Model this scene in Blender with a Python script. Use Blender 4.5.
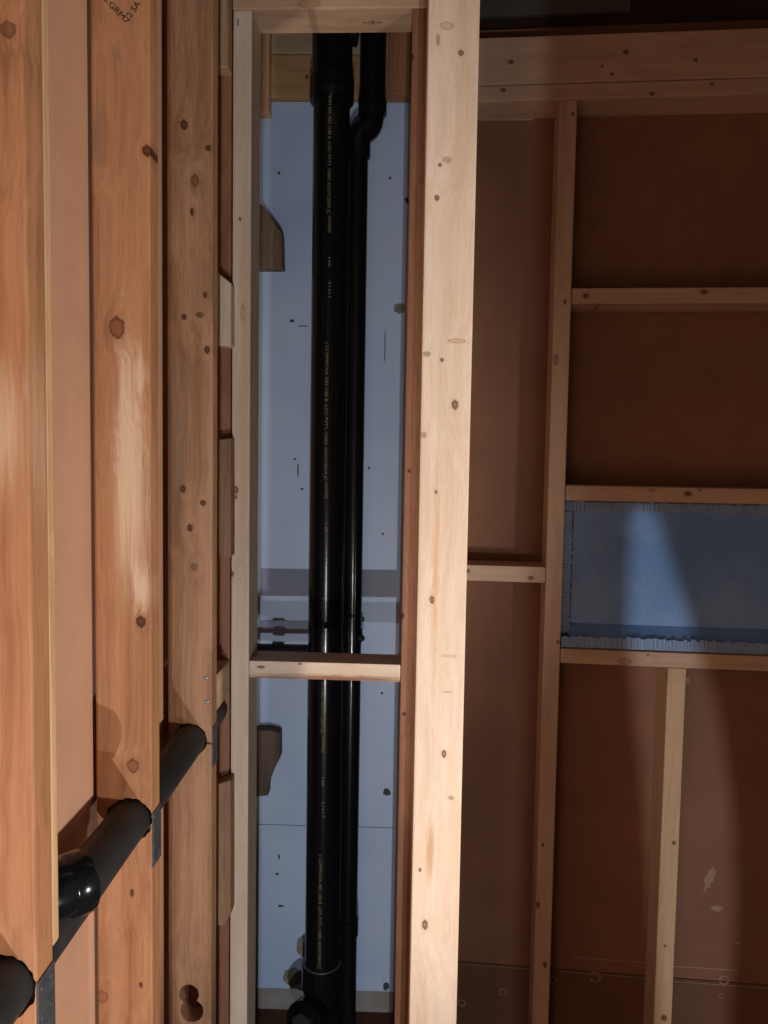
import bpy, bmesh, math, random
from mathutils import Vector, Matrix
random.seed(7)
for o in list(bpy.data.objects): bpy.data.objects.remove(o)
C = bpy.context.scene.collection
S = bpy.context.scene

# ------------------------------------------------------------------ camera
F = 769.0; CH = 1.545
def nrm(v): return Vector(v).normalized()
Dn = nrm((-194, 12000, 769))                    # world down, in (right, down, forward)
Fw = nrm((16, (194*16 - 769*769)/12000.0, 769))  # world +Y
Rt = Dn.cross(Fw)                               # world +X
AX = (Rt, Fw, -Dn)
cr = Vector([a[0] for a in AX]); cd = Vector([a[1] for a in AX]); cf = Vector([a[2] for a in AX])
CAMP = Vector((0, 0, CH))
cam = bpy.data.cameras.new('camera'); co = bpy.data.objects.new('camera', cam); C.objects.link(co)
m = Matrix((cr, -cd, -cf)).transposed().to_4x4(); m.translation = CAMP
co.matrix_world = m
cam.sensor_fit = 'HORIZONTAL'; cam.sensor_width = 36.0; cam.lens = 36.0*F/768.0
cam.clip_start = 0.01
S.camera = co

# ------------------------------------------------------------------ world, lamps, exposure
w = bpy.data.worlds.new('world'); S.world = w; w.use_nodes = True
w.node_tree.nodes['Background'].inputs[0].default_value = (1.0, 0.94, 0.88, 1)
w.node_tree.nodes['Background'].inputs[1].default_value = 0.115
def lamp(name, kind, loc, power, col, size):
    l = bpy.data.lights.new(name, kind); l.energy = power; l.color = col
    if kind == 'AREA': l.size = size
    else: l.shadow_soft_size = size
    o = bpy.data.objects.new(name, l); o.location = loc; C.objects.link(o); return o
L1P = Vector((0.08, -0.75, CH-1.20))
lamp('work_light', 'POINT', L1P, 60.0, (0.94, 0.97, 1.0), 0.008)
lamp('second_work_light', 'POINT', (0.03, -0.75, CH-0.72), 24.0, (0.94, 0.97, 1.0), 0.008)
lo = lamp('side_lamp', 'SPOT', (1.12, 0.30, CH-0.66), 66.0, (1.0, 0.93, 0.86), 0.05)
lo.data.spot_size = math.radians(74); lo.data.spot_blend = 0.55
lo.rotation_euler = (Vector((-0.42, 1.0, CH-0.15))-lo.location).to_track_quat('-Z', 'Y').to_euler()
S.view_settings.view_transform = 'Standard'; S.view_settings.look = 'None'
S.view_settings.exposure = 0.25; S.view_settings.gamma = 1.0
S.view_settings.use_curve_mapping = False

# ------------------------------------------------------------------ pixel -> place helpers
def ray(px, py):
    d = cr*((px-384)/F) + cd*((py-512)/F) + cf
    return d
class Frame:
    """vertical plane frame: u along the wall, w into it, z up"""
    def __init__(s, ox, oy, deg):
        t = math.radians(deg); s.t = t
        s.o = Vector((ox, oy, 0)); s.U = Vector((math.cos(t), -math.sin(t), 0)); s.W = Vector((math.sin(t), math.cos(t), 0))
    def hit(s, px, py, wd):
        d = ray(px, py); p0 = s.o + s.W*wd
        k = (p0-CAMP).dot(s.W)/d.dot(s.W)
        p = CAMP + d*k
        return (p-s.o).dot(s.U), p.z
    def u(s, px, py, wd): return s.hit(px, py, wd)[0]
    def z(s, px, py, wd): return s.hit(px, py, wd)[1]
    def pt(s, u, wd, z): return s.o + s.U*u + s.W*wd + Vector((0, 0, z))
W0 = Frame(0, 0, 0)
def hitX(px, py, X):
    d = ray(px, py); k = X/d.x; p = CAMP + d*k
    return p.y, p.z

def srgb(h):
    h = h.lstrip('#'); r = []
    for i in (0, 2, 4):
        c = int(h[i:i+2], 16)/255.0
        r.append(c/12.92 if c <= 0.04045 else ((c+0.055)/1.055)**2.4)
    return (r[0], r[1], r[2], 1)

# ------------------------------------------------------------------ materials
class NT:
    def __init__(s, name):
        s.m = bpy.data.materials.new(name); s.m.use_nodes = True
        s.t = s.m.node_tree; s.b = s.t.nodes['Principled BSDF']
    def n(s, kind, **kw):
        x = s.t.nodes.new(kind)
        for k, v in kw.items(): setattr(x, k, v)
        return x
    def l(s, a, b): s.t.links.new(a, b)
    def math(s, op, a, b=None, clamp=False):
        x = s.n('ShaderNodeMath', operation=op); x.use_clamp = clamp
        for i, v in enumerate((a, b)):
            if v is None: continue
            if isinstance(v, (int, float)): x.inputs[i].default_value = v
            else: s.l(v, x.inputs[i])
        return x.outputs[0]
    def vmath(s, op, a, b):
        x = s.n('ShaderNodeVectorMath', operation=op)
        for i, v in enumerate((a, b)):
            if isinstance(v, (tuple, list, Vector)): x.inputs[i].default_value = v
            else: s.l(v, x.inputs[i])
        return x
    def mix(s, fac, a, b):
        x = s.n('ShaderNodeMix', data_type='RGBA')
        for i, v in ((0, fac), (6, a), (7, b)):
            if isinstance(v, (int, float)): x.inputs[i].default_value = v
            elif isinstance(v, tuple): x.inputs[i].default_value = v
            else: s.l(v, x.inputs[i])
        return x.outputs[2]
    def noise(s, vec, scale, detail=3, rough=0.55):
        x = s.n('ShaderNodeTexNoise'); x.inputs['Scale'].default_value = scale
        x.inputs['Detail'].default_value = detail; x.inputs['Roughness'].default_value = rough
        s.l(vec, x.inputs['Vector']); return x.outputs['Fac']
    def mapr(s, v, a, b, c=0.0, d=1.0, smooth=True):
        x = s.n('ShaderNodeMapRange'); x.interpolation_type = 'SMOOTHSTEP' if smooth else 'LINEAR'
        s.l(v, x.inputs[0])
        for i, q in ((1, a), (2, b), (3, c), (4, d)): x.inputs[i].default_value = q
        return x.outputs[0]

def wood(name, light, dark, axis='z', seed=0, knots=(), patches=(), contrast=1.0, rough=0.62):
    """knots: (local centre, local radii[3], strength); patches: (centre, radii, colour, strength)"""
    T = NT(name); tc = T.n('ShaderNodeTexCoord'); P = tc.outputs['Object']
    sc = {'z': (38, 38, 1.1), 'x': (1.1, 38, 38), 'y': (38, 1.1, 38)}[axis]
    base = P
    bend = None
    kd = []
    for (c, r, st) in knots:
        d = T.vmath('SUBTRACT', P, c).outputs[0]
        d = T.vmath('MULTIPLY', d, tuple(0.0 if q is None else 1.0/q for q in r)).outputs[0]
        x = T.n('ShaderNodeVectorMath', operation='LENGTH'); T.l(d, x.inputs[0])
        kn = T.noise(T.vmath('MULTIPLY', d, (1.0, 1.0, 1.0)).outputs[0], 1.3, 2)
        L = T.math('ADD', x.outputs['Value'], T.math('MULTIPLY', T.math('SUBTRACT', kn, 0.5), 0.9))
        kd.append((L, st, max(q for q in r if q) > 0.0105))
        g = T.mapr(L, 0.6, 4.0, min(0.03, 0.9*min(q for q in r if q)), 0.0)
        bend = g if bend is None else T.math('ADD', bend, g)
    off = T.vmath('ADD', base, (seed*3.17, seed*1.31, seed*2.23)).outputs[0]
    if bend is not None:
        cb = T.n('ShaderNodeCombineXYZ'); T.l(bend, cb.inputs[0]); T.l(bend, cb.inputs[1]) if axis == 'z' else T.l(bend, cb.inputs[2])
        off = T.vmath('ADD', off, cb.outputs[0]).outputs[0]
    wob = T.noise(T.vmath('MULTIPLY', off, (3, 3, 3)).outputs[0], 1.0, 2)
    sv = T.vmath('MULTIPLY', off, sc).outputs[0]
    cb2 = T.n('ShaderNodeCombineXYZ'); wv = T.math('MULTIPLY', wob, 3.0)
    T.l(wv, cb2.inputs[0]); T.l(wv, cb2.inputs[1]); T.l(wv, cb2.inputs[2])
    sv = T.vmath('ADD', sv, cb2.outputs[0]).outputs[0]
    g1 = T.noise(sv, 1.0, 3, 0.6)
    sv2 = T.vmath('MULTIPLY', sv, (6.5, 6.5, 6.5)).outputs[0]
    g2 = T.noise(sv2, 1.0, 3, 0.7)
    bl = T.noise(T.vmath('MULTIPLY', off, tuple(a*0.22 for a in sc)).outputs[0], 1.0, 2)
    f = T.math('ADD', T.math('MULTIPLY', g1, 0.45), T.math('ADD', T.math('MULTIPLY', g2, 0.25), T.math('MULTIPLY', bl, 0.3)))
    f = T.mapr(f, 0.5-0.22/contrast, 0.5+0.2/contrast)
    col = T.mix(f, dark, light)
    pn = T.noise(T.vmath('MULTIPLY', off, tuple(a*0.8 for a in sc)).outputs[0], 1.0, 4, 0.7)
    for (c, r, pc, st) in patches:
        d = T.vmath('SUBTRACT', P, c).outputs[0]
        d = T.vmath('MULTIPLY', d, tuple(0.0 if q is None else 1.0/q for q in r)).outputs[0]
        x = T.n('ShaderNodeVectorMath', operation='LENGTH'); T.l(d, x.inputs[0])
        L = T.math('ADD', x.outputs['Value'], T.math('ADD', T.math('MULTIPLY', T.math('SUBTRACT', pn, 0.5), 2.4), T.math('MULTIPLY', T.math('SUBTRACT', g2, 0.5), 1.6)))
        col = T.mix(T.mapr(L, 0.1, 1.35, st, 0.0), col, pc)
    kdark = tuple(a*b for a, b in zip(dark[:3], (0.18, 0.13, 0.10)))+(1,)
    kmid = tuple(a*b for a, b in zip(dark[:3], (0.72, 0.55, 0.42)))+(1,)
    kmid2 = tuple(a*b for a, b in zip(dark[:3], (0.95, 0.85, 0.72)))+(1,)
    for L, st, big in kd:
        halo = T.mapr(L, 0.9, 2.2, 0.22*st, 0.0)
        col = T.mix(halo, col, kmid)
        ring = T.mapr(L, 0.85, 1.1, st, 0.0)
        kc = T.mix(T.mapr(L, 0.62, 0.95), kmid2, kdark) if big else T.mix(T.mapr(L, 0.1, 0.8, 0.45, 1.0), kmid, kdark)
        col = T.mix(ring, col, kc)
    T.l(col, T.b.inputs['Base Color'])
    T.b.inputs['Roughness'].default_value = rough
    T.b.inputs['Specular IOR Level'].default_value = 0.3
    bp = T.n('ShaderNodeBump'); bp.inputs['Strength'].default_value = 0.18; bp.inputs['Distance'].default_value = 0.002
    T.l(g2, bp.inputs['Height']); T.l(bp.outputs[0], T.b.inputs['Normal'])
    return T.m

def plain(name, col, rough=0.6, metal=0.0, spec=0.5, var=0.0, vscale=20, bump=0.0, bscale=60, col2=None):
    T = NT(name); tc = T.n('ShaderNodeTexCoord'); P = tc.outputs['Object']
    if var > 0:
        nz = T.noise(P, vscale, 4, 0.6)
        b = col2 or tuple(c*(1-var) for c in col[:3])+(1,)
        T.l(T.mix(T.mapr(nz, 0.32, 0.68), b, col), T.b.inputs['Base Color'])
    else: T.b.inputs['Base Color'].default_value = col
    T.b.inputs['Roughness'].default_value = rough; T.b.inputs['Metallic'].default_value = metal
    T.b.inputs['Specular IOR Level'].default_value = spec
    if bump > 0:
        bp = T.n('ShaderNodeBump'); bp.inputs['Strength'].default_value = bump; bp.inputs['Distance'].default_value = 0.002
        T.l(T.noise(P, bscale, 3), bp.inputs['Height']); T.l(bp.outputs[0], T.b.inputs['Normal'])
    return T.m

PALE = (srgb('#e2d0bc'), srgb('#c9ae94'))
PINE = (srgb('#cfae8d'), srgb('#a98361'))
ORNG = (srgb('#b4805a'), srgb('#845334'))
RED = (srgb('#a07055'), srgb('#754a35'))
BRWN = (srgb('#b08a6a'), srgb('#7e5a40'))

M_abs = plain('black_abs', (0.005, 0.0055, 0.007, 1), 0.17, 0, 0.35, bump=0.02, bscale=25)
M_absd = plain('dusty_black_abs', (0.03, 0.0285, 0.028, 1), 0.55, 0, 0.3, var=0.5, vscale=14)
M_yel = plain('yellow_print', srgb('#77734a'), 0.7)
M_ygrey = plain('pale_print', srgb('#777568'), 0.7)
M_ink = plain('black_ink', srgb('#1d130d'), 0.8)
M_steel = plain('galvanised_steel', srgb('#5e5e62'), 0.55, 0.6, 0.5, var=0.35, vscale=60)
M_screw = plain('zinc_screw', srgb('#8f8b86'), 0.5, 0.6)
M_tan = plain('drywall_back_paper', srgb('#d0a284'), 0.85, 0, 0.2, var=0.08, vscale=9, bump=0.05, bscale=150)
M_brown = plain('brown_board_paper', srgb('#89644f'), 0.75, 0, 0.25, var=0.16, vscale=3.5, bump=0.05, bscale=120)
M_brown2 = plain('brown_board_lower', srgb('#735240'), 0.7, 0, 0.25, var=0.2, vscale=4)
M_dark = plain('dark_board', srgb('#3c2218'), 0.8, var=0.3, vscale=6)
M_conc = plain('grey_concrete', srgb('#85817e'), 0.9, var=0.2, vscale=12, bump=0.2)
M_floor = plain('subfloor_wood', srgb('#6f4a33'), 0.8, var=0.35, vscale=7)
M_glue = plain('beige_patch', srgb('#7f7a70'), 0.9, var=0.3, vscale=60)
M_chalk = plain('chalk', srgb('#9a8270'), 0.9)
M_white = plain('white_paper_edge', srgb('#b9b2a8'), 0.8)
M_greysheet = plain('grey_sheet', srgb('#5e5d58'), 0.7, var=0.2, vscale=8)
M_spot = plain('panel_mark', srgb('#3a3d42'), 0.8)
M_wire = plain('black_wire', (0.008, 0.008, 0.008, 1), 0.5)

# ------------------------------------------------------------------ mesh helpers
def obj(name, bm, mat, parent=None, loc=(0, 0, 0), rz=0.0, smooth=False):
    me = bpy.data.meshes.new(name); bmesh.ops.recalc_face_normals(bm, faces=bm.faces[:]); bm.to_mesh(me); bm.free()
    if smooth:
        for p in me.polygons: p.use_smooth = True
    o = bpy.data.objects.new(name, me); C.objects.link(o); o.location = loc; o.rotation_euler = (0, 0, rz)
    if mat: me.materials.append(mat)
    if parent: o.parent = parent
    return o
def tag(o, label, cat, group=None):
    o['label'] = label; o['category'] = cat
    if group: o['group'] = group
    return o
def struct(o): o['kind'] = 'structure'; return o
def bbox(bm, x0, x1, y0, y1, z0, z1, bev=0.0, seg=2):
    r = bmesh.ops.create_cube(bm, size=1.0); vs = r['verts']
    for v in vs:
        v.co = Vector((x0+(x1-x0)*(v.co.x+.5), y0+(y1-y0)*(v.co.y+.5), z0+(z1-z0)*(v.co.z+.5)))
    if bev > 0:
        es = {e for v in vs for e in v.link_edges}
        bmesh.ops.bevel(bm, geom=list(es), offset=bev, segments=seg, affect='EDGES', profile=0.6)
def prism(bm, pts, y0, y1, bev=0.0):
    """polygon in (x, z) extruded from y0 to y1"""
    a = [bm.verts.new((p[0], y0, p[1])) for p in pts]; b = [bm.verts.new((p[0], y1, p[1])) for p in pts]
    n = len(pts); bm.faces.new(a); bm.faces.new(b[::-1])
    for i in range(n): bm.faces.new((a[i], a[(i+1) % n], b[(i+1) % n], b[i]))
    if bev > 0: bmesh.ops.bevel(bm, geom=bm.edges[:], offset=bev, segments=1, affect='EDGES')
def tube(bm, pts, radii, seg=36, caps=True):
    """swept circle along pts (Vectors) with radius per point"""
    rings = []; n = len(pts); up = None
    for i, p in enumerate(pts):
        t = (pts[min(i+1, n-1)]-pts[max(i-1, 0)])
        if t.length < 1e-9: t = Vector((0, 0, 1))
        t.normalize()
        if up is None:
            up = Vector((0, 1, 0)) if abs(t.y) < 0.9 else Vector((1, 0, 0))
        a = (up - t*up.dot(t)).normalized(); up = a; b = t.cross(a)
        rings.append([bm.verts.new(p + a*math.cos(2*math.pi*k/seg)*radii[i] + b*math.sin(2*math.pi*k/seg)*radii[i]) for k in range(seg)])
    for i in range(n-1):
        for k in range(seg):
            bm.faces.new((rings[i][k], rings[i][(k+1) % seg], rings[i+1][(k+1) % seg], rings[i+1][k]))
    if caps: bm.faces.new(rings[0][::-1]); bm.faces.new(rings[-1])
def lathe_tube(bm, p0, d, prof, seg=36):
    """profile [(s, r)] along direction d from p0, with crisp doubled rings"""
    pts = []; rr = []
    d = Vector(d).normalized(); p0 = Vector(p0)
    up = Vector((0, 1, 0)) if abs(d.y) < 0.9 else Vector((1, 0, 0))
    a = (up-d*up.dot(d)).normalized(); b = d.cross(a); rings = []
    for s, r in prof:
        rings.append([bm.verts.new(p0+d*s+(a*math.cos(2*math.pi*k/seg)+b*math.sin(2*math.pi*k/seg))*r) for k in range(seg)])
    for i in range(len(rings)-1):
        for k in range(seg): bm.faces.new((rings[i][k], rings[i][(k+1) % seg], rings[i+1][(k+1) % seg], rings[i+1][k]))
    bm.faces.new(rings[0][::-1]); bm.faces.new(rings[-1])
def shade(o, ang=35):
    me = o.data
    for p in me.polygons: p.use_smooth = True
    bm = bmesh.new(); bm.from_mesh(me)
    for e in bm.edges:
        if len(e.link_faces) == 2 and e.calc_face_angle(0) > math.radians(ang): e.smooth = False
    bm.to_mesh(me); bm.free()
    return o
def member(name, fr, u0, u1, w0, w1, z0, z1, pal, axis='z', seed=0, knots=(), patches=(), label=None, cat='stud', group=None, contrast=1.0, bev=0.003, kw=None):
    """a timber in a frame; knots in pixels (px, py, rx_px, ry_px, strength) on its front face"""
    um = (u0+u1)/2; wm = (w0+w1)/2
    ks = []; ps = []
    def loc(px, py, rx, ry):
        a, za = fr.hit(px, py, w0); b, _ = fr.hit(px+rx, py, w0); _, zb = fr.hit(px, py+ry, w0)
        return (a-um, 0, za-z0), (abs(b-a), None, abs(zb-za))
    for k in knots:
        c, r = loc(*k[:4]); ks.append((c, r, k[4] if len(k) > 4 else 0.9))
    for k in patches:
        c, r = loc(*k[:4]); ps.append((c, r, k[4], k[5]))
    mt = wood(name+'_wood', pal[0], pal[1], axis, seed, ks, ps, contrast)
    bm = bmesh.new(); bbox(bm, u0-um, u1-um, w0-wm, w1-wm, 0, z1-z0, bev)
    p = fr.pt(um, wm, z0)
    o = obj(name, bm, mt, None, p, -fr.t)
    if label: tag(o, label, cat, group)
    return o
def cut(o, cutters):
    for c in cutters:
        md = o.modifiers.new('b', 'BOOLEAN'); md.object = c; md.operation = 'DIFFERENCE'; md.solver = 'EXACT'
    bpy.context.view_layer.update()
    dg = bpy.context.evaluated_depsgraph_get()
    me = bpy.data.meshes.new_from_object(o.evaluated_get(dg))
    o.modifiers.clear(); old = o.data; o.data = me; bpy.data.meshes.remove(old)
    for c in cutters: bpy.data.objects.remove(c)
def cutter(p, d, r, length, jag=0.0):
    bm = bmesh.new(); seg = 40
    d = Vector(d).normalized(); up = Vector((0, 0, 1)); a = (up-d*up.dot(d)).normalized(); b = d.cross(a)
    rs = [r*(1+random.uniform(-jag, jag)) for _ in range(seg)]
    R = []
    for s in (-length/2, length/2):
        R.append([bm.verts.new(Vector(p)+d*s+(a*math.cos(2*math.pi*k/seg)+b*math.sin(2*math.pi*k/seg))*rs[k]) for k in range(seg)])
    for k in range(seg): bm.faces.new((R[0][k], R[0][(k+1) % seg], R[1][(k+1) % seg], R[1][k]))
    bm.faces.new(R[0][::-1]); bm.faces.new(R[1])
    return obj('cutter', bm, None)
def text_mesh(s, size, length=None):
    cu = bpy.data.curves.new('t', 'FONT'); cu.body = s; cu.size = size; cu.extrude = 0.0001; cu.align_y = 'CENTER'
    cu.resolution_u = 2
    t = bpy.data.objects.new('t', cu); C.objects.link(t)
    bpy.context.view_layer.update()
    me = bpy.data.meshes.new_from_object(t.evaluated_get(bpy.context.evaluated_depsgraph_get()))
    bpy.data.objects.remove(t); bpy.data.curves.remove(cu)
    if length:
        xs = [v.co.x for v in me.vertices]; k = length/(max(xs)-min(xs)); x0 = min(xs)
        for v in me.vertices: v.co.x = (v.co.x-x0)*k
    return me
def put_text(name, s, size, mat, mw, parent, length=None):
    me = text_mesh(s, size, length); me.materials.clear(); me.materials.append(mat)
    o = bpy.data.objects.new(name, me); C.objects.link(o)
    o.parent = parent
    pm = Matrix.Translation(parent.location) @ parent.rotation_euler.to_matrix().to_4x4()
    o.matrix_parent_inverse = Matrix.Identity(4)
    o.matrix_local = pm.inverted() @ mw
    return o
def child(o, parent):
    """keep world placement, become a part of parent"""
    o.parent = parent
    pm = Matrix.Translation(parent.location) @ parent.rotation_euler.to_matrix().to_4x4()
    o.matrix_local = pm.inverted() @ (Matrix.Translation(o.location) @ o.rotation_euler.to_matrix().to_4x4())
    return o
def empty(name, loc):
    o = bpy.data.objects.new(name, None); C.objects.link(o); o.location = loc; o.empty_display_size = 0.05; return o

# ------------------------------------------------------------------ the setting
XD = -0.448; XE = -0.359           # back and front faces of the left stud wall
YP = 2.05                          # front of the white panel in the chase
FWall = Frame(*(lambda q: (q[0], 1.66))(W0.hit(570, 300, 1.66)), 4.3)
DB = 0.089                         # stud depth
bm = bmesh.new(); bbox(bm, -1.2, 2.6, -1.6, 3.0, -0.06, 0); struct(obj('floor', bm, M_floor))
bm = bmesh.new(); bbox(bm, -1.2, 2.6, -1.6, 3.0, 2.78, 2.84); struct(obj('ceiling', bm, M_dark))
bm = bmesh.new(); bbox(bm, XD-0.0135, XD-0.0005, -1.0, YP+0.02, 0.0, 2.77); struct(obj('wall_left', bm, M_tan))
bm = bmesh.new(); bbox(bm, XD-0.02, 0.16, YP+0.022, YP+0.12, 0.0, 2.72); struct(obj('wall_back', bm, M_conc))
# brown board of the right hand wall, two sheets: a joint near the floor
uL = FWall.u(440, 512, DB); uR = FWall.u(940, 512, DB)
zj = FWall.z(620, 974, DB)
bm = bmesh.new(); bbox(bm, uL, uR, DB+0.0005, DB+0.0135, zj+0.0015, 2.50)
wall_far = struct(obj('wall_far', bm, M_brown, None, FWall.o, -FWall.t))
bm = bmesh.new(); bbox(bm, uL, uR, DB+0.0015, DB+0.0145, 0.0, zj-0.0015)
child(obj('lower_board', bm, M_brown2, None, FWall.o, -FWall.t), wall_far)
bm = bmesh.new(); bbox(bm, uL, uR, DB+0.03, DB+0.07, 2.36, 2.78)
struct(obj('wall_upper', bm, M_dark, None, FWall.o, -FWall.t))
pl = FWall.pt(uL, DB+0.02, 0)
bm = bmesh.new(); bbox(bm, pl.x-0.012, pl.x, pl.y-0.02, YP+0.02, 0, 2.77); struct(obj('wall_return', bm, M_brown2))
# unseen board added behind the camera to block light; slot shapes the far-wall patch
YB = -0.15
def behind(px, py):
    u, z = FWall.hit(px, py, DB); q = FWall.pt(u, DB, z); k = (YB-L1P.y)/(q.y-L1P.y)
    return (L1P.x+(q.x-L1P.x)*k, L1P.z+(q.z-L1P.z)*k)
xl = L1P.x+(W0.u(474, 400, 1.22)-L1P.x)*(YB-L1P.y)/(1.22-L1P.y)+0.004
rt = [behind(*p) for p in ((728, 1100), (728, 1024), (735, 900), (730, 790), (715, 700), (692, 630), (668, 550), (652, 500))]
lf = [behind(*p) for p in ((632, 490), (625, 520), (622, 625), (632, 720), (642, 820), (652, 1024), (652, 1100))]
bm = bmesh.new()
prism(bm, [(xl, 0), (xl, 2.77), (2.2, 2.77), (2.2, 0), (rt[0][0], 0)]+rt+lf+[(lf[-1][0], 0)], YB-0.012, YB)
struct(obj('light_blocker', bm, M_tan))

# ------------------------------------------------------------------ left stud wall
def lstud(Y, seed, knots, patches, label, thick=0.038, pal=ORNG, contrast=1.15, xd=XD, xe=XE):
    return member('wall_stud', W0, xd, xe, Y, Y+thick, 0, 2.77, pal, 'z', seed, knots, patches, label, 'stud', 'studs of the left wall', contrast)
XE3 = -0.3515; LGT = srgb('#d9bc9c'); GRY = srgb('#6f5a4c'); DKB = srgb('#5e3a26')
Y1, Y2, Y3, Y4 = 0.740, 1.104, 1.437, 1.625
s1 = lstud(Y1, 1, [(8, 30, 9, 9, .6)], [(5, 430, 26, 90, LGT, .5), (5, 60, 20, 34, DKB, .5)], 'nearest orange stud cut by left edge of photo, pale strip on its edge')
s2 = lstud(Y2, 2, [(117, 328, 8, 11), (141, 622, 5, 6), (133, 766, 6, 7), (147, 151, 5, 6), (102, 997, 7, 6, .6), (141, 985, 2, 3), (132, 893, 2, 4)],
           [(130, 460, 19, 125, LGT, .8), (142, 590, 9, 24, LGT, .7), (97, 135, 9, 45, GRY, .45), (118, 54, 8, 16, GRY, .4), (140, 375, 10, 20, LGT, .5)],
           'orange stud with ink grade stamp and big ringed knot, drain pipe through it', xd=-0.4425)
s3 = lstud(Y3, 3, [(184, 381-256+0, 4, 5), (205, 295, 2, 3), (195, 181, 4, 6), (208, 148, 3, 3), (192, 212, 2, 4), (184, 317, 3, 3), (200, 315, 4, 3, .7), (183, 489, 3, 4), (203, 503, 3, 3), (190, 528, 3, 4), (194, 567, 4, 4, .5), (207, 350, 3, 4)],
           [(175, 450, 10, 90, GRY, .5)], 'brown knotty stud with two screws and keyhole cut low down', 0.040, (srgb('#a47d60'), srgb('#6f4c33')), xd=-0.436, xe=XE3)
s4 = lstud(Y4, 4, [], [], 'reddish stud deep in left wall behind the pale chase stud', 0.038, RED)
# pale strip on the first stud
zb = hitX(50, 953, XE)[1]
bm = bmesh.new(); bbox(bm, -0.385, XE-0.001, Y1+0.0385, Y1+0.0555, zb, 2.77, 0.003)
st = obj('edge_strip', bm, wood('strip_wood', srgb('#d2ab82'), srgb('#ae835a'), 'z', 9, contrast=1.4)); child(st, s1); st['label'] = 'pale yellow strip along stud edge'

# drain pipe through the left wall
PXc, PZc, PR = -0.3935, CH-0.537, 0.0302
dirp = Vector((0, 1, 0))
cut(s1, [cutter((PXc, Y1+0.019, PZc), dirp, 0.0345, 0.2, 0.05)])
cut(s2, [cutter((PXc, Y2+0.019, PZc), dirp, 0.0345, 0.2, 0.05)])
kz = W0.z(193, 1004, Y3)
kx = W0.u(192, 1008, Y3)
cut(s3, [cutter((PXc, Y3+0.019, PZc), dirp, 0.0325, 0.2, 0.03), cutter((kx, Y3+0.019, kz-0.014), dirp, 0.023, 0.2, 0.03), cutter((kx-0.006, Y3+0.019, kz+0.020), dirp, 0.0195, 0.2, 0.02)])
dp = empty('drain_pipe', (PXc, Y1-0.2, PZc)); tag(dp, 'black drain pipe running level through bored holes in left studs', 'pipe')
bm = bmesh.new(); lathe_tube(bm, (PXc, Y1-0.08, PZc), dirp, [(0, PR), (0.08+Y4-Y1-0.004, PR)], 40)
child(shade(obj('pipe', bm, M_absd)), dp)
he = Vector((W0.u(84, 880, 0.885), 0.885, W0.z(84, 880, 0.885))); hdv = Vector((0.62, 0.78, 0.0)).normalized()
bm = bmesh.new()
lathe_tube(bm, he-hdv*0.085, hdv, [(0, 0.036), (0.030, 0.036), (0.031, 0.0375), (0.056, 0.0375), (0.058, 0.0365), (0.061, 0.0365), (0.063, 0.0375), (0.083, 0.0375), (0.086, 0.036), (0.087, 0.03)], 40)
child(shade(obj('branch_hub', bm, M_abs)), dp)
# nail plates on the stud edges
def plate(Y, T, pyc0, pyc1, px, label, XE=XE):
    y0, za = hitX(px, pyc0, XE); _, zb2 = hitX(px, pyc1, XE)
    r = empty('nail_plate', (XE, Y+T/2, zb2)); tag(r, label, 'nail plate', 'steel plates guarding the drain pipe')
    bm = bmesh.new(); bbox(bm, 0.0, 0.0016, -T/2, T/2, 0, za-zb2, 0.0004, 1); o = obj('sheet', bm, M_steel, r)
    h = za-zb2
    for i in range(4):
        for s in (-1, 1):
            bm = bmesh.new(); lathe_tube(bm, (0.0012, s*T*0.27, h*(0.1+0.266*i)), (1, 0, 0), [(0, 0.0032), (0.0007, 0.003), (0.0012, 0.0018), (0.0013, 0)], 10)
            obj('stamped_tooth', bm, M_steel, r)
    return r
plate(Y1, 0.038, 978, 1090, 40, 'steel nail plate on nearest orange stud, cut by bottom of photo')
plate(Y2, 0.038, 808, 862, 156, 'steel nail plate beside stud with ringed knot')
plate(Y3, 0.040, 728, 768, 212, 'small steel nail plate on knotty stud next to wire', XE3)
# wire from the hole to the plate
a = Vector((PXc+0.03, Y3-0.002, W0.z(198, 743, Y3))); b = Vector((XE3+0.001, Y3-0.002, W0.z(211, 744, Y3)))
bm = bmesh.new(); tube(bm, [a, a.lerp(b, .4)+Vector((0, -0.003, 0.002)), b], [0.0011]*3, 8)
tag(obj('black_wire', bm, M_wire), 'short black wire from drain pipe to small nail plate', 'wire')
for (px, py) in ((206, 678), (207, 702)):
    u, z = W0.hit(px, py, Y3)
    bm = bmesh.new(); lathe_tube(bm, (u, Y3+0.001, z), (0, -1, 0), [(0, 0.004), (0.002, 0.0038), (0.003, 0.002), (0.0025, 0.0)], 14)
    child(obj('screw', bm, M_screw), s3)
# grade stamp on the second stud
def face_mw(fr, px, py, wd, deg):
    u, z = fr.hit(px, py, wd)
    R = Matrix(((1, 0, 0), (0, 0, -1), (0, 1, 0))).to_4x4()      # text x->X, y->Z, normal -> -Y
    return Matrix.Translation(fr.pt(u, wd-0.0004, z)) @ Matrix.Rotation(-fr.t, 4, 'Z') @ R @ Matrix.Rotation(math.radians(deg), 4, 'Z')
put_text('grade_stamp', 'S.GRM7', 0.012, M_ink, face_mw(W0, 105, -2, Y2, -46), s2, 0.046)
put_text('grade_stamp', '2 SA', 0.012, M_ink, face_mw(W0, 129, 17, Y2, 55), s2, 0.024)

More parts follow.
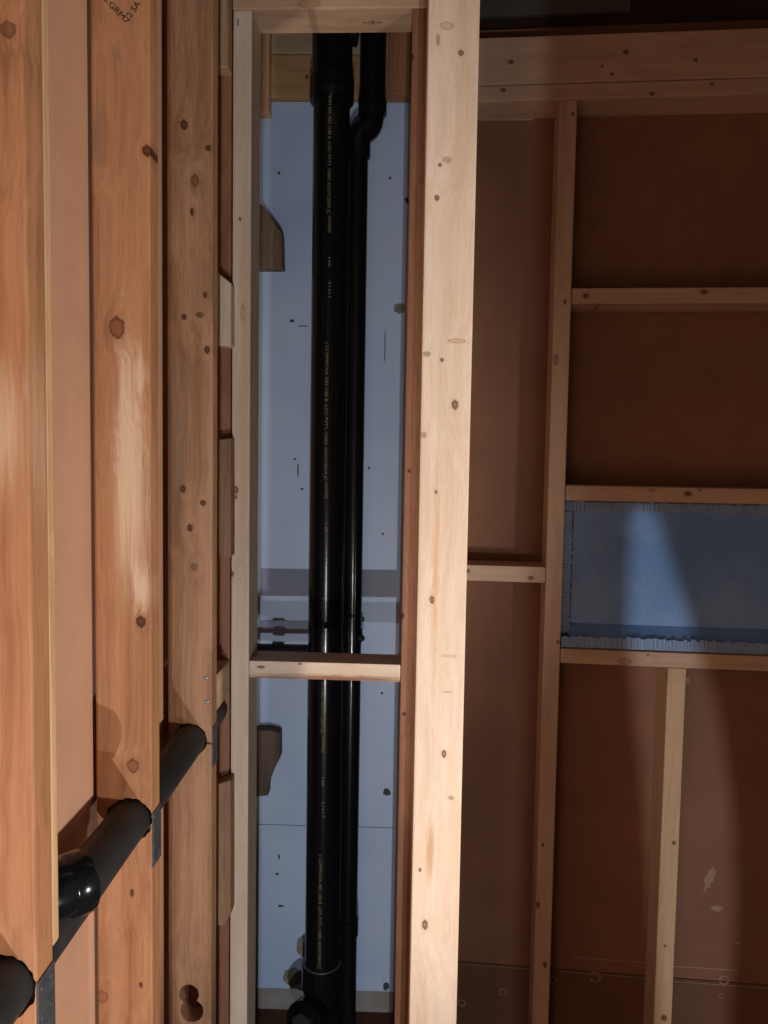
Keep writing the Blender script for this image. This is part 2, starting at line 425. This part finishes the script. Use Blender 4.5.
# level blocking in the left wall between third and fourth stud
_, zt = hitX(216, 676, XE); _, zb3 = hitX(216, 712, XE)
bm = bmesh.new(); bbox(bm, -0.019, 0.019, -(Y4-Y3-0.042)/2, (Y4-Y3-0.042)/2, 0, zt-zb3, 0.003)
o = obj('wall_blocking', bm, wood('blk_wood', PINE[0], PINE[1], 'y', 31), None, (XE-0.019, (Y3+0.04+Y4)/2, zb3)); tag(o, 'pale level blocking between knotty stud and chase stud above nail plate', 'blocking')
# offcuts nailed to the face of the fourth stud
def offcut(pts, label, pal, seed, wd=Y4-0.040, th=0.038, name='wood_offcut', group='offcuts beside the chase'):
    q = [W0.hit(px, py, wd) for px, py in pts]
    cx = sum(p[0] for p in q)/len(q); z0 = min(p[1] for p in q)
    bm = bmesh.new(); prism(bm, [(p[0]-cx, p[1]-z0) for p in q], -th/2, th/2, 0.002)
    o = obj(name, bm, wood('offcut_wood', pal[0], pal[1], 'z', seed, contrast=1.2), None, (cx, wd+th/2, z0))
    return tag(o, label, 'offcut', group)
offcut([(211, -25), (228, -25), (228, 67), (211, 67)], 'pale offcut at top of gap beside chase stud', PINE, 41)
offcut([(212, 268), (231, 283), (231, 346), (212, 344)], 'pale offcut with slanted top in gap beside chase stud', PALE, 42)
offcut([(212, 440), (231, 438), (231, 557), (212, 557)], 'dull brown offcut in gap, halfway up beside chase stud', BRWN, 43)
offcut([(212, 786), (231, 780), (231, 914), (224, 926), (212, 926)], 'brownish offcut with clipped corner low in gap beside chase stud', BRWN, 44)

# ------------------------------------------------------------------ chase frame
CF = Frame(W0.u(250, 512, 1.62), 1.62, 1.4)
u0 = CF.u(231.5, 512, 0); u1 = CF.u(249.5, 512, 0)
zt = CF.z(240, 10, 0)
member('chase_stud', CF, u0, u1, 0, DB, 0, zt, PALE, 'z', 11, [(240, 219, 1.5, 2), (236, 490, 2.5, 4), (236, 497, 1.5, 2), (243, 313, 2, 8, .6), (232, 574, 2, 3)], [(246, 350, 5, 200, srgb('#c9a27a'), .5)],
       'pale narrow stud forming left side of pipe chase', 'stud', None, 1.0)
ur0 = CF.u(403.5, 512, 0); ur1 = ur0+0.038
zt2 = zt
member('chase_stud', CF, ur0, ur1, 0, DB, 0, zt2, RED, 'z', 12, [(411, 57, 3, 4), (405, 270, 3, 6), (409, 471, 1.5, 2), (404, 714, 2, 2), (403, 616, 1.5, 3)], [],
       'reddish stud at right side of pipe chase behind pale upright', 'stud')
za = CF.z(320, 662.5, 0); zb4 = CF.z(320, 680, 0)
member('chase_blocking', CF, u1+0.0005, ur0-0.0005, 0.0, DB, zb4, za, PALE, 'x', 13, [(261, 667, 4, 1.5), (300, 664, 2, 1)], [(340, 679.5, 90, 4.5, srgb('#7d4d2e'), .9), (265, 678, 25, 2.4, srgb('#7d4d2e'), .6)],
       'pale level blocking across the pipe chase in front of black pipes', 'blocking')
zc = max(zt, zt2)+0.0005
hd = member('chase_plate', CF, u0-0.001, CF.u(470, 0, 0), -0.002, DB, zc, zc+0.038, PINE, 'x', 15, [(309, 4, 12, 5, .4)], [],
       'pine plate across top of the pipe chase, seen from below', 'plate')
u = CF.u(362, 17, 0.04)
put_text('stamp', '=|E=', 0.016, M_ink, Matrix.Translation(CF.pt(u, 0.05, zc-0.0003)) @ Matrix.Rotation(-CF.t, 4, 'Z') @ Matrix.Rotation(math.pi, 4, 'X'), hd, 0.04)
# ink tally on left chase stud
bm = bmesh.new(); u, z = CF.hit(238, 26, 0); bbox(bm, -0.001, 0.001, -0.0004, 0.0002, 0, 0.014)
cs = [o for o in C.objects if o.name == 'chase_stud'][0]
child(obj('ink_mark', bm, M_ink, None, CF.pt(u, -0.0002, z), -CF.t), cs)

# big pale upright in front, to the right of the chase
YF = 1.22
uf0 = W0.u(421, 400, YF); uf1 = W0.u(471, 400, YF)
member('front_upright', W0, uf0, uf1, YF, YF+0.089, 0, 2.77, (srgb('#e0cdb9'), srgb('#c9ac90')), 'z', 21,
       [(461, 53, 3, 3), (437, 198, 2.5, 3), (438, 40, 2, 6, .5), (455, 405, 3.5, 5), (432, 600, 2.5, 4), (457, 341, 9, 2.2, .6), (427, 354, 4, 2.5, .55), (442, 360, 2, 2), (436, 492, 1.5, 2), (449, 656, 7, 1.3, .5), (447, 692, 5, .9, .4), (444, 754, 2.5, 4), (425, 925, 3, 5), (440, 165, 2, 2), (447, 160, 5, 3, .4), (424, 435, 3, 3, .5), (451, 798, 3, 2, .5), (447, 26, 7, 4, .5), (420, 870, 1.5, 2)],
       [(436, 560, 4, 130, srgb('#c79a6c'), .6), (431, 850, 5, 30, srgb('#bb8a5c'), .7)], 'wide pale pine upright standing in front, brightest timber in photo', 'upright', None, 1.05)

# ------------------------------------------------------------------ chase back: panel, plates, patches
ux0 = XD+0.001; ux1 = 0.10
zp1 = W0.z(330, 102, YP); zp0 = W0.z(330, 990, YP)
T = NT('pale_blue_board'); P = T.n('ShaderNodeTexCoord').outputs['Object']
c1 = T.mix(T.mapr(T.noise(P, 2.2, 3), .3, .7), srgb('#9cb0cf'), srgb('#afc0da'))
sp = T.n('ShaderNodeTexVoronoi'); sp.inputs['Scale'].default_value = 21.0; T.l(P, sp.inputs['Vector'])
speck = T.math('MULTIPLY', T.mapr(sp.outputs['Distance'], 0.05, 0.075, 1, 0), T.mapr(T.noise(P, 9, 2), .55, .62))
c1 = T.mix(T.math('MULTIPLY', speck, .75), c1, srgb('#5f6873'))
T.l(c1, T.b.inputs['Base Color']); T.b.inputs['Roughness'].default_value = 0.5
panel = empty('foam_board', ((ux0+ux1)/2, YP+0.01, zp0)); tag(panel, 'pale blue-white board behind the black pipes', 'board')
zs = W0.z(280, 825, YP)
for (a, b) in ((zp0, zs-0.0006), (zs+0.0006, zp1)):
    bm = bmesh.new(); bbox(bm, ux0, ux1, YP, YP+0.02, a, b, 0.0008, 1); child(obj('sheet', bm, T.m), panel)
def blob(px, py, rx, ry, mat, name, parent, wd=YP, irregular=0.12, th=0.0012):
    u, z = W0.hit(px, py, wd); k = wd/F
    bm = bmesh.new()
    n = 18; pts = []
    for i in range(n):
        q = 2*math.pi*i/n; f = 1+random.uniform(-irregular, irregular)
        pts.append((u+rx*k*math.cos(q)*f, z+ry*k*math.sin(q)*f))
    prism(bm, pts, wd-th, wd)
    return child(obj(name, bm, mat), parent)
blob(293, 977, 10, 10, M_glue, 'glue_patch', panel, YP, .06)
blob(303, 946, 7, 11, M_glue, 'glue_patch', panel, YP, .06)
for (px, py, rx, ry) in ((400, 308, 6, 5), (387, 792, 4, 4), (386, 986, 3, 4), (407, 200, 2, 3)):
    blob(px, py, rx, ry, M_glue if rx > 4 else M_spot, 'stain', panel, YP, .3)
for (px, py, rx, ry) in ((292, 321, 2.5, 1.6), (303, 326, 5, .5), (298, 470, .8, 7), (302, 489, 1.4, 1.4), (279, 173, 1.3, 1.6), (295, 459, 1.2, 1.2), (369, 468, 1.2, 1.5), (382, 693, 1.3, 1.3), (281, 906, 3, 1.3), (279, 857, 1, 3), (277, 874, 1.5, 1.5), (390, 178, 1.3, 1.2), (383, 534, 1.2, 1.2), (385, 345, .5, 18)):
    blob(px, py, rx, ry, M_spot, 'stain', panel, YP, .2, 0.0006)
# timber plates above the panel
zm = W0.z(290, 58, YP)
member('back_plate', W0, ux0, ux1, YP-0.02, YP+0.02, zp1+0.001, zm-0.001, (srgb('#a8855d'), srgb('#86633f')), 'x', 51, [(307, 77, 2, 2)], [], 'brown timber plate directly above the pale board behind pipes', 'plate')
member('back_plate', W0, ux0, ux1, YP-0.02, YP+0.02, zm+0.001, zm+0.10, (srgb('#a08a70'), srgb('#7f6a52')), 'x', 52, [], [], 'upper greyish timber plate above brown plate behind chase header', 'plate')
member('back_post', W0, W0.u(388, 70, YP-0.06), ux1, YP-0.06, YP-0.0205, W0.z(400, 94, YP-0.06), 2.77, RED, 'z', 53, [], [], 'short reddish post end at upper right inside the chase', 'post')
ul = W0.u(269, 80, YP-0.06)
member('back_post', W0, XD+0.001, ul, YP-0.06, YP-0.0205, W0.z(262, 112, YP-0.06), 2.77, BRWN, 'z', 54, [], [], 'short brown post end at upper left inside the chase', 'post')
# offcuts inside the chase, fixed to the board
offcut([(240, 190), (262, 205), (282, 233), (283, 268), (240, 268)], 'brown offcut with slanted top on board, left of black pipes near top', (srgb('#6d5a48'), srgb('#4c3b2d')), 55, YP-0.042, 0.0415, 'nailed_offcut', 'offcuts inside the chase')
offcut([(240, 732), (268, 730), (280, 733), (280, 758), (273, 772), (268, 784), (268, 796), (240, 797)], 'dark rounded offcut on board, left of pipes below the blocking', (srgb('#5d4d3f'), srgb('#3f3128')), 56, YP-0.042, 0.0415, 'nailed_offcut', 'offcuts inside the chase')

# ------------------------------------------------------------------ black pipes in the chase
YM = 1.925
def upx(px, py): return W0.u(px, py, YM)
def zpx(px, py): return W0.z(px, py, YM)
mx = upx(327.2, 500); RM = 0.0445
mp = empty('soil_stack', (mx, YM, 0)); tag(mp, 'thick black soil pipe with yellow print standing in chase', 'pipe')
zh0 = zpx(333, 103); zh1 = zpx(333, 78)
zc0 = zpx(321, 986); zc1 = zpx(321, 962)
bm = bmesh.new(); lathe_tube(bm, (mx, YM, zc0), (0, 0, 1), [(0, RM), (zh0-zc0+0.02, RM)], 48)
child(shade(obj('pipe', bm, M_abs)), mp)
bm = bmesh.new(); lathe_tube(bm, (mx, YM, zh0), (0, 0, 1), [(0, RM+.0005), (0.0005, RM+0.008), (0.004, RM+0.0095), (zh1-zh0-0.004, RM+0.0095), (zh1-zh0, RM+0.006), (zh1-zh0+0.012, RM+0.0045), (0.46, RM+0.0045)], 48)
child(shade(obj('upper_hub', bm, M_abs)), mp)
zb_ = zpx(370, 37)
bm = bmesh.new(); lathe_tube(bm, (mx, YM, zb_+0.022), (1, 0, -0.12), [(0, 0.035), (0.062, 0.035)], 40)
child(shade(obj('upper_branch', bm, M_abs)), mp)
# bottom fitting with cleanout
bm = bmesh.new(); lathe_tube(bm, (mx, YM, zc0), (0, 0, 1), [(-0.004, RM+0.002), (0, RM+0.006), (0.002, RM+0.0075), (zc1-zc0-0.002, RM+0.0075), (zc1-zc0, RM+0.0055), (zc1-zc0+0.0002, RM+.0002)], 48)
hub = child(shade(obj('lower_hub', bm, M_abs)), mp)
bm = bmesh.new(); lathe_tube(bm, (mx, YM, zc1-0.0005), (0, 0, 1), [(0, RM+.0055), (0.0016, RM+.0048), (0.0022, RM+.0003)], 48)
child(shade(obj('glue_ring', bm, plain('glue_grey', srgb('#5b5a5c'), .4))), mp)
bm = bmesh.new(); lathe_tube(bm, (mx, YM, 0), (0, 0, 1), [(0, RM+0.004), (0.02, RM+.004), (zc0, RM+0.003)], 48)
child(shade(obj('tee_body', bm, M_abs)), mp)
cz = zpx(318, 1003)
dd = Vector((-0.42, -0.85, 0.15)).normalized()
bm = bmesh.new(); lathe_tube(bm, Vector((mx, YM, cz-0.012)), dd, [(0, 0.044), (0.055, 0.044), (0.056, 0.052), (0.085, 0.052), (0.088, 0.049), (0.0885, 0.030)], 40)
clo = child(shade(obj('cleanout', bm, M_abs)), mp)
bm = bmesh.new(); lathe_tube(bm, Vector((mx, YM, cz-0.012)), dd, [(0.0886, 0.030), (0.098, 0.029), (0.099, 0.0)], 6); pg = obj('plug', bm, M_absd); pg.parent = clo; pg.matrix_parent_inverse = Matrix.Identity(4); pg.location = (0, 0, 0)
# printed lines on the stack
TM = Matrix(((0, 1, 0), (0, 0, -1), (-1, 0, 0))).to_4x4()   # text reads downwards
def pipe_text(py0, py1, s, size, mat, px):
    x = upx(px, (py0+py1)/2); dx = x-mx
    z0 = zpx(px, py0); z1 = zpx(px, py1)
    y = YM-math.sqrt(max(RM**2-(abs(dx)+0.003)**2, 0))-0.0006
    put_text('yellow_print', s, size, mat, Matrix.Translation((x, y, z0)) @ TM, mp, z0-z1)
LINE = "( CCMMN NA ABS |188 B -LOC PVT'L /108S/ ADSVCERM JC"
for i, (y0, y1) in enumerate(((92, 220), (345, 480), (595, 728), (846, 958))):
    pipe_text(y0, y1, LINE, 0.0115, M_yel, 331.0-(y0-92)*0.0125)
    if y1 < 900:
        xx = 331.0-(y0-92)*0.0125
        pipe_text(y1+2, y1+18, 'HOMES', 0.0105, M_yel, xx)
        pipe_text(y1+42, y1+51, '148', 0.0085, M_ygrey, xx)
        pipe_text(y1+66, y1+82, '51417', 0.0085, M_ygrey, xx)

# thin vent pipe
YV = YM+0.038; RV = 0.0245; vx = W0.u(353.8, 500, YV)
vp = empty('vent_pipe', (vx, YV, 0)); tag(vp, 'thin black vent pipe right of the thick one, bent near top', 'pipe')
ze = zpx(362, 143)
bm = bmesh.new(); lathe_tube(bm, (vx, YV, 0), (0, 0, 1), [(0, RV), (ze+.01, RV)], 40); child(shade(obj('pipe', bm, M_abs)), vp)
v2 = W0.u(373, 80, YV); ze2 = zpx(373, 105)
bm = bmesh.new(); p0 = Vector((vx, YV, ze)); p3 = Vector((v2, YV, ze2)); pts = []
h = (p3.z-p0.z)*0.75
for i in range(15):
    t = i/14.0; p1 = p0+Vector((0, 0, h)); p2 = p3-Vector((0, 0, h))
    pts.append(p0*(1-t)**3+p1*3*t*(1-t)**2+p2*3*t*t*(1-t)+p3*t**3)
tube(bm, pts, [0.0295]*15, 40); child(shade(obj('bend', bm, M_abs), 60), vp)
for (zz, x, r, hh) in ((ze-0.022, vx, 0.030, 0.026), (ze2-0.008, v2, 0.0355, 0.038)):
    bm = bmesh.new(); lathe_tube(bm, (x, YV, zz), (0, 0, 1), [(0, r-.002), (0.002, r), (hh-.002, r), (hh, r-.002)], 40); child(shade(obj('bend_hub', bm, M_abs)), vp)
bm = bmesh.new(); lathe_tube(bm, (v2, YV, ze2), (0, 0, 1), [(0, 0.0325), (0.42, 0.0325)], 40); child(shade(obj('upper_pipe', bm, M_abs)), vp)
for (ya, yb) in ((645, 631), (943, 926)):
    z0 = zpx(352, ya); z1 = zpx(352, yb)
    bm = bmesh.new(); lathe_tube(bm, (vx, YV, z0), (0, 0, 1), [(0, RV+.0002), (.001, RV+.0035), (z1-z0-.001, RV+.0035), (z1-z0, RV+.0002)], 40); child(shade(obj('coupling', bm, M_abs)), vp)
z0 = zpx(352, 640); bm = bmesh.new(); lathe_tube(bm, (vx+0.015, YV-0.012, z0), (1, -.3, 0), [(0, .008), (.014, .008), (.0145, .006), (.018, .006)], 16); child(shade(obj('coupling_lug', bm, M_absd)), vp)
# level pipe behind the blocking
zl = zpx(285, 650.5)
lp = empty('branch_pipe', (XD+0.02, YM, zl)); tag(lp, 'black level pipe stub behind the blocking, left of thick pipe', 'pipe')
bm = bmesh.new(); lathe_tube(bm, (XD+0.002, YM, zl), (1, 0, 0), [(0, .0165), (mx-RM-XD-.003, .0165)], 32); child(shade(obj('pipe', bm, M_abs)), lp)
xc = upx(278, 650)
bm = bmesh.new(); lathe_tube(bm, (xc-0.015, YM, zl), (1, 0, 0), [(0, .019), (.002, .0225), (.028, .0225), (.03, .019)], 32); child(shade(obj('coupling', bm, M_abs)), lp)

# ------------------------------------------------------------------ right hand wall framing
FPAL = (srgb('#ccb097'), srgb('#ab917b'))
def fw(name, p0, p1, q0, q1, seed, knots, label, cat, axis='z', pyref=512, z0=None, z1=None, w0=0.0, w1=DB, pal=FPAL, patches=(), extra=0):
    u0 = FWall.u(p0, pyref, w0); u1 = FWall.u(p1, pyref, w0)
    if z0 is None: z0 = FWall.z((p0+min(p1, 768))/2, q1, w0)
    if z1 is None: z1 = FWall.z((p0+min(p1, 768))/2, q0, w0)
    return member(name, FWall, u0, u1, w0, w1, z0, z1, pal, axis, seed, knots, patches, label, cat)
zA = FWall.z(620, 98, 0)      # underside of the plates
zB = FWall.z(620, 81.5, 0); zC = FWall.z(620, 34, 0)
uS = FWall.u(440, 512, 0); uE = FWall.u(935, 512, 0)
member('top_plate', FWall, uS, uE, 0.0, DB, zA, zB-0.001, FPAL, 'x', 61, [(503, 90, 3, 2), (652, 94, 3, 2), (712, 84, 2, 1.5)], [], 'lower top plate of right wall, thin pine timber', 'plate')
member('top_beam', FWall, uS, uE, -0.004, 0.036, zB, zC, FPAL, 'x', 62, [(511, 62, 3, 2), (602, 66, 1.5, 1.5), (626, 52, 3, 2.5), (696, 60, 2, 2), (612, 74, 2, 1.5)], [], 'deep pine beam along top of right wall', 'beam')
zg = 0.0
stA = fw('wall_stud', 547.5, 564.5, 0, 0, 63, [(573, 114, 1.5, 2), (565, 302, 1.5, 2.5), (556, 360, 2.5, 5), (558, 642, 1.5, 2), (538, 905, 2, 3), (543, 845, 1.5, 2), (545, 965, 2, 3)], 'full height pine stud at left of blue plastic window', 'stud', z0=zg, z1=zA-0.0005)
fw('wall_stud', 900, 918, 0, 0, 64, [], 'full height stud of right wall beyond right end of window', 'stud', z0=zg, z1=zA-0.0005)
UA = 565.0
def rail(q0, q1, p0, p1, seed, knots, label, pyref):
    q = (q0+q1)/2
    return fw('wall_rail', p0, p1, q0, q1, seed, knots, label, 'rail', 'x', 512)
rail(287.5, 303.5, UA, 899.5, 65, [(586, 296, 3, 2.5), (704, 292, 4, 2), (600, 305, 6, 1.5, .5)], 'pine rail high on right wall, between top plates and window', 290)
rail(487, 502.5, UA, 899.5, 66, [(688, 494, 4, 2.5), (700, 490, 1.2, 1.2), (652, 490, 4, 2, .4)], 'pine rail forming head of blue plastic window', 490)
rail(652.5, 667.5, UA, 899.5, 67, [(625, 662, 7, 3, .6), (648, 655, 1.2, 1), (620, 671, 2, 1)], 'pine rail forming sill of blue plastic window', 655)
rail(565.5, 581.5, 440, 547.2, 68, [(468, 571, 2, 2), (531, 578, 3, 2)], 'short pine rail between front upright and full height stud', 570)
zsill = FWall.z((UA+768)/2, 667.5, 0)
fw('sill_stud', 668, 686.5, 0, 0, 69, [(674, 843, 2, 2), (665, 946, 1.2, 1.5), (664, 1018, 3, 3)], 'pale short stud under the window sill rail', 'stud', z0=0, z1=zsill-0.0005, pyref=668, pal=(srgb('#d2b795'), srgb('#ae8f6e')))
uN = FWall.u(452, 512, 0); 
member('wall_stud', FWall, uN-0.038, uN, 0, DB, 0, zA-0.0005, FPAL, 'z', 70, [], [], 'stud of right wall hidden behind wide front upright', 'stud')

# blue plastic window
T = NT('blue_plastic'); P = T.n('ShaderNodeTexCoord').outputs['Object']
nz = T.noise(P, 7, 4, .6)
T.l(T.mix(T.mapr(nz, .3, .7), srgb('#5f8dc6'), srgb('#7ba3d8')), T.b.inputs['Base Color'])
T.b.inputs['Roughness'].default_value = 0.42; T.b.inputs['Specular IOR Level'].default_value = 0.55
bp = T.n('ShaderNodeBump'); bp.inputs['Strength'].default_value = .12; bp.inputs['Distance'].default_value = .002
vo = T.n('ShaderNodeTexVoronoi'); vo.inputs['Scale'].default_value = 160; T.l(P, vo.inputs['Vector'])
T.l(vo.outputs['Distance'], bp.inputs['Height']); T.l(bp.outputs[0], T.b.inputs['Normal'])
M_pane = T.m
M_frng = plain('pleated_plastic', srgb('#86a3ca'), .5, 0, .4, var=.15, vscale=50)
wa = FWall.u(UA, 512, 0)+0.001; wb = FWall.u(899, 512, 0)-0.001
wz0 = FWall.z(666, 652.5, 0)+0.001; wz1 = FWall.z(666, 502.5, 0)-0.001
win = empty('plastic_window', FWall.pt((wa+wb)/2, 0.05, wz0)); win.rotation_euler = (0, 0, -FWall.t)
tag(win, 'blue plastic sheeted window opening with pleated edges', 'window')
def wpart(name, bm, mat): return child(obj(name, bm, mat, None, FWall.o, -FWall.t), win)
bm = bmesh.new(); bbox(bm, wa+0.022, wb-0.022, 0.034, 0.042, wz0+0.050, wz1-0.020, .001, 1); wpart('pane', bm, M_pane)
bm = bmesh.new(); bbox(bm, wa, wb, 0.0425, 0.0885, wz0, wz1); wpart('backing', bm, M_pane)
# sloping ledge under the pane
bm = bmesh.new()
v = [bm.verts.new(p) for p in ((wa+.018, .012, wz0+.022), (wb-.018, .012, wz0+.022), (wb-.018, .041, wz0+.047), (wa+.018, .041, wz0+.047), (wa+.018, .012, wz0+.001), (wb-.018, .012, wz0+.001), (wb-.018, .041, wz0+.001), (wa+.018, .041, wz0+.001))]
for f in ((0, 1, 2, 3), (4, 5, 1, 0), (7, 6, 5, 4), (3, 2, 6, 7), (0, 3, 7, 4), (1, 5, 6, 2)): bm.faces.new([v[i] for i in f])
wpart('ledge', bm, M_pane)
def pleats(name, a, b, horizontal, fixed0, fixed1, w_):
    bm = bmesh.new(); x = a
    while x < b:
        d = random.uniform(.004, .009); e = random.uniform(.0008, .0018)
        j = random.uniform(-.003, .002)
        if horizontal: bbox(bm, x, min(x+d*.9, b), w_-e, w_+.004, fixed0, fixed1+j)
        else: bbox(bm, fixed0, fixed1+j, w_-e, w_+.004, x, min(x+d*.9, b))
        x += d
    o = wpart(name, bm, M_frng); o['kind'] = 'stuff'
pleats('top_pleats', wa+.001, wb-.001, True, wz1-.022, wz1-.001, .030)
pleats('bottom_pleats', wa+.001, wb-.001, True, wz0+.001, wz0+.026, .008)
pleats('side_pleats', wz0+.028, wz1-.024, False, wa+.001, wa+.021, .028)
pleats('side_pleats', wz0+.028, wz1-.024, False, wb-.021, wb-.001, .028)

# marks on the brown board
def fpart(name, bm, mat, parent=None): return child(obj(name, bm, mat, None, FWall.o, -FWall.t), parent or wall_far)
def fline(x0, y0, x1, y1, th, mat, name='chalk_line'):
    ua, za = FWall.hit(x0, y0, DB); ub, zb = FWall.hit(x1, y1, DB)
    bm = bmesh.new(); q = [(ua, za-th), (ub, zb-th), (ub, zb+th), (ua, za+th)]
    prism(bm, q, DB-.0008, DB+.001); fpart(name, bm, mat)
fline(480, 118.5, 533, 118, .0045, M_white, 'paper_edge')
fline(572, 957, 655, 963, .0012, M_chalk); fline(672, 966, 735, 970, .0014, M_chalk)
fline(465, 964, 530, 969, .0007, M_chalk); fline(560, 971, 655, 979, .0007, M_chalk); fline(672, 981, 767, 988, .0008, M_chalk)
fline(466, 693, 486, 674, .0006, M_chalk)
for (px, py, r) in ((595, 977, 6), (503, 992, 4), (724, 980, 5), (462, 1003, 4), (553, 980, 4), (721, 996, 3)):
    u, z = FWall.hit(px, py, DB); k = 1.75/F*r
    bm = bmesh.new()
    n = 16
    for i in range(n):
        if random.random() < .15: continue
        a0 = 2*math.pi*i/n; a1 = 2*math.pi*(i+1)/n; ri = k*.72; ro = k*(1+random.uniform(-.08, .1))
        vs = [bm.verts.new((u+rr*math.cos(q), DB-.0006, z+rr*math.sin(q))) for rr, q in ((ri, a0), (ro, a0), (ro, a1), (ri, a1))]
        vs2 = [bm.verts.new((p.co.x, DB+.0014, p.co.z)) for p in vs]
        bm.faces.new(vs); bm.faces.new(vs2[::-1])
        for j in range(4): bm.faces.new((vs[j], vs[(j+1) % 4], vs2[(j+1) % 4], vs2[j]))
    fpart('screw_ring', bm, M_chalk)
def fsmear(px, py, rx, ry, rot, mat):
    u, z = FWall.hit(px, py, DB); k = 1.75/F; pts = []
    for i in range(20):
        q = 2*math.pi*i/20; f = 1+random.uniform(-.35, .3)
        x = rx*math.cos(q)*f*k; y = ry*math.sin(q)*f*k
        pts.append((u+x*math.cos(rot)-y*math.sin(rot), z+x*math.sin(rot)+y*math.cos(rot)))
    bm = bmesh.new(); prism(bm, pts, DB-.0006, DB+.001); fpart('plaster_smear', bm, mat)
fsmear(709, 879, 4, 13, -.3, M_chalk); fsmear(717, 908, 6, 3, .1, M_chalk); fsmear(633, 811, 1.5, 1.5, 0, M_chalk); fsmear(738, 943, 1.4, 1.4, 0, M_chalk); fsmear(687, 680, 3, 3, .5, M_chalk)
# grey sheet in the dark above the beam
a, z0 = FWall.hit(470, 13, DB); b, _ = FWall.hit(632, 13, DB)
bm = bmesh.new(); bbox(bm, 0, b-a, -.006, .006, 0, .16, .001, 1)
tag(obj('hanging_sheet', bm, M_greysheet, None, FWall.pt(a, DB+0.022, z0), -FWall.t), 'grey sheet in the dark above deep beam', 'sheet')
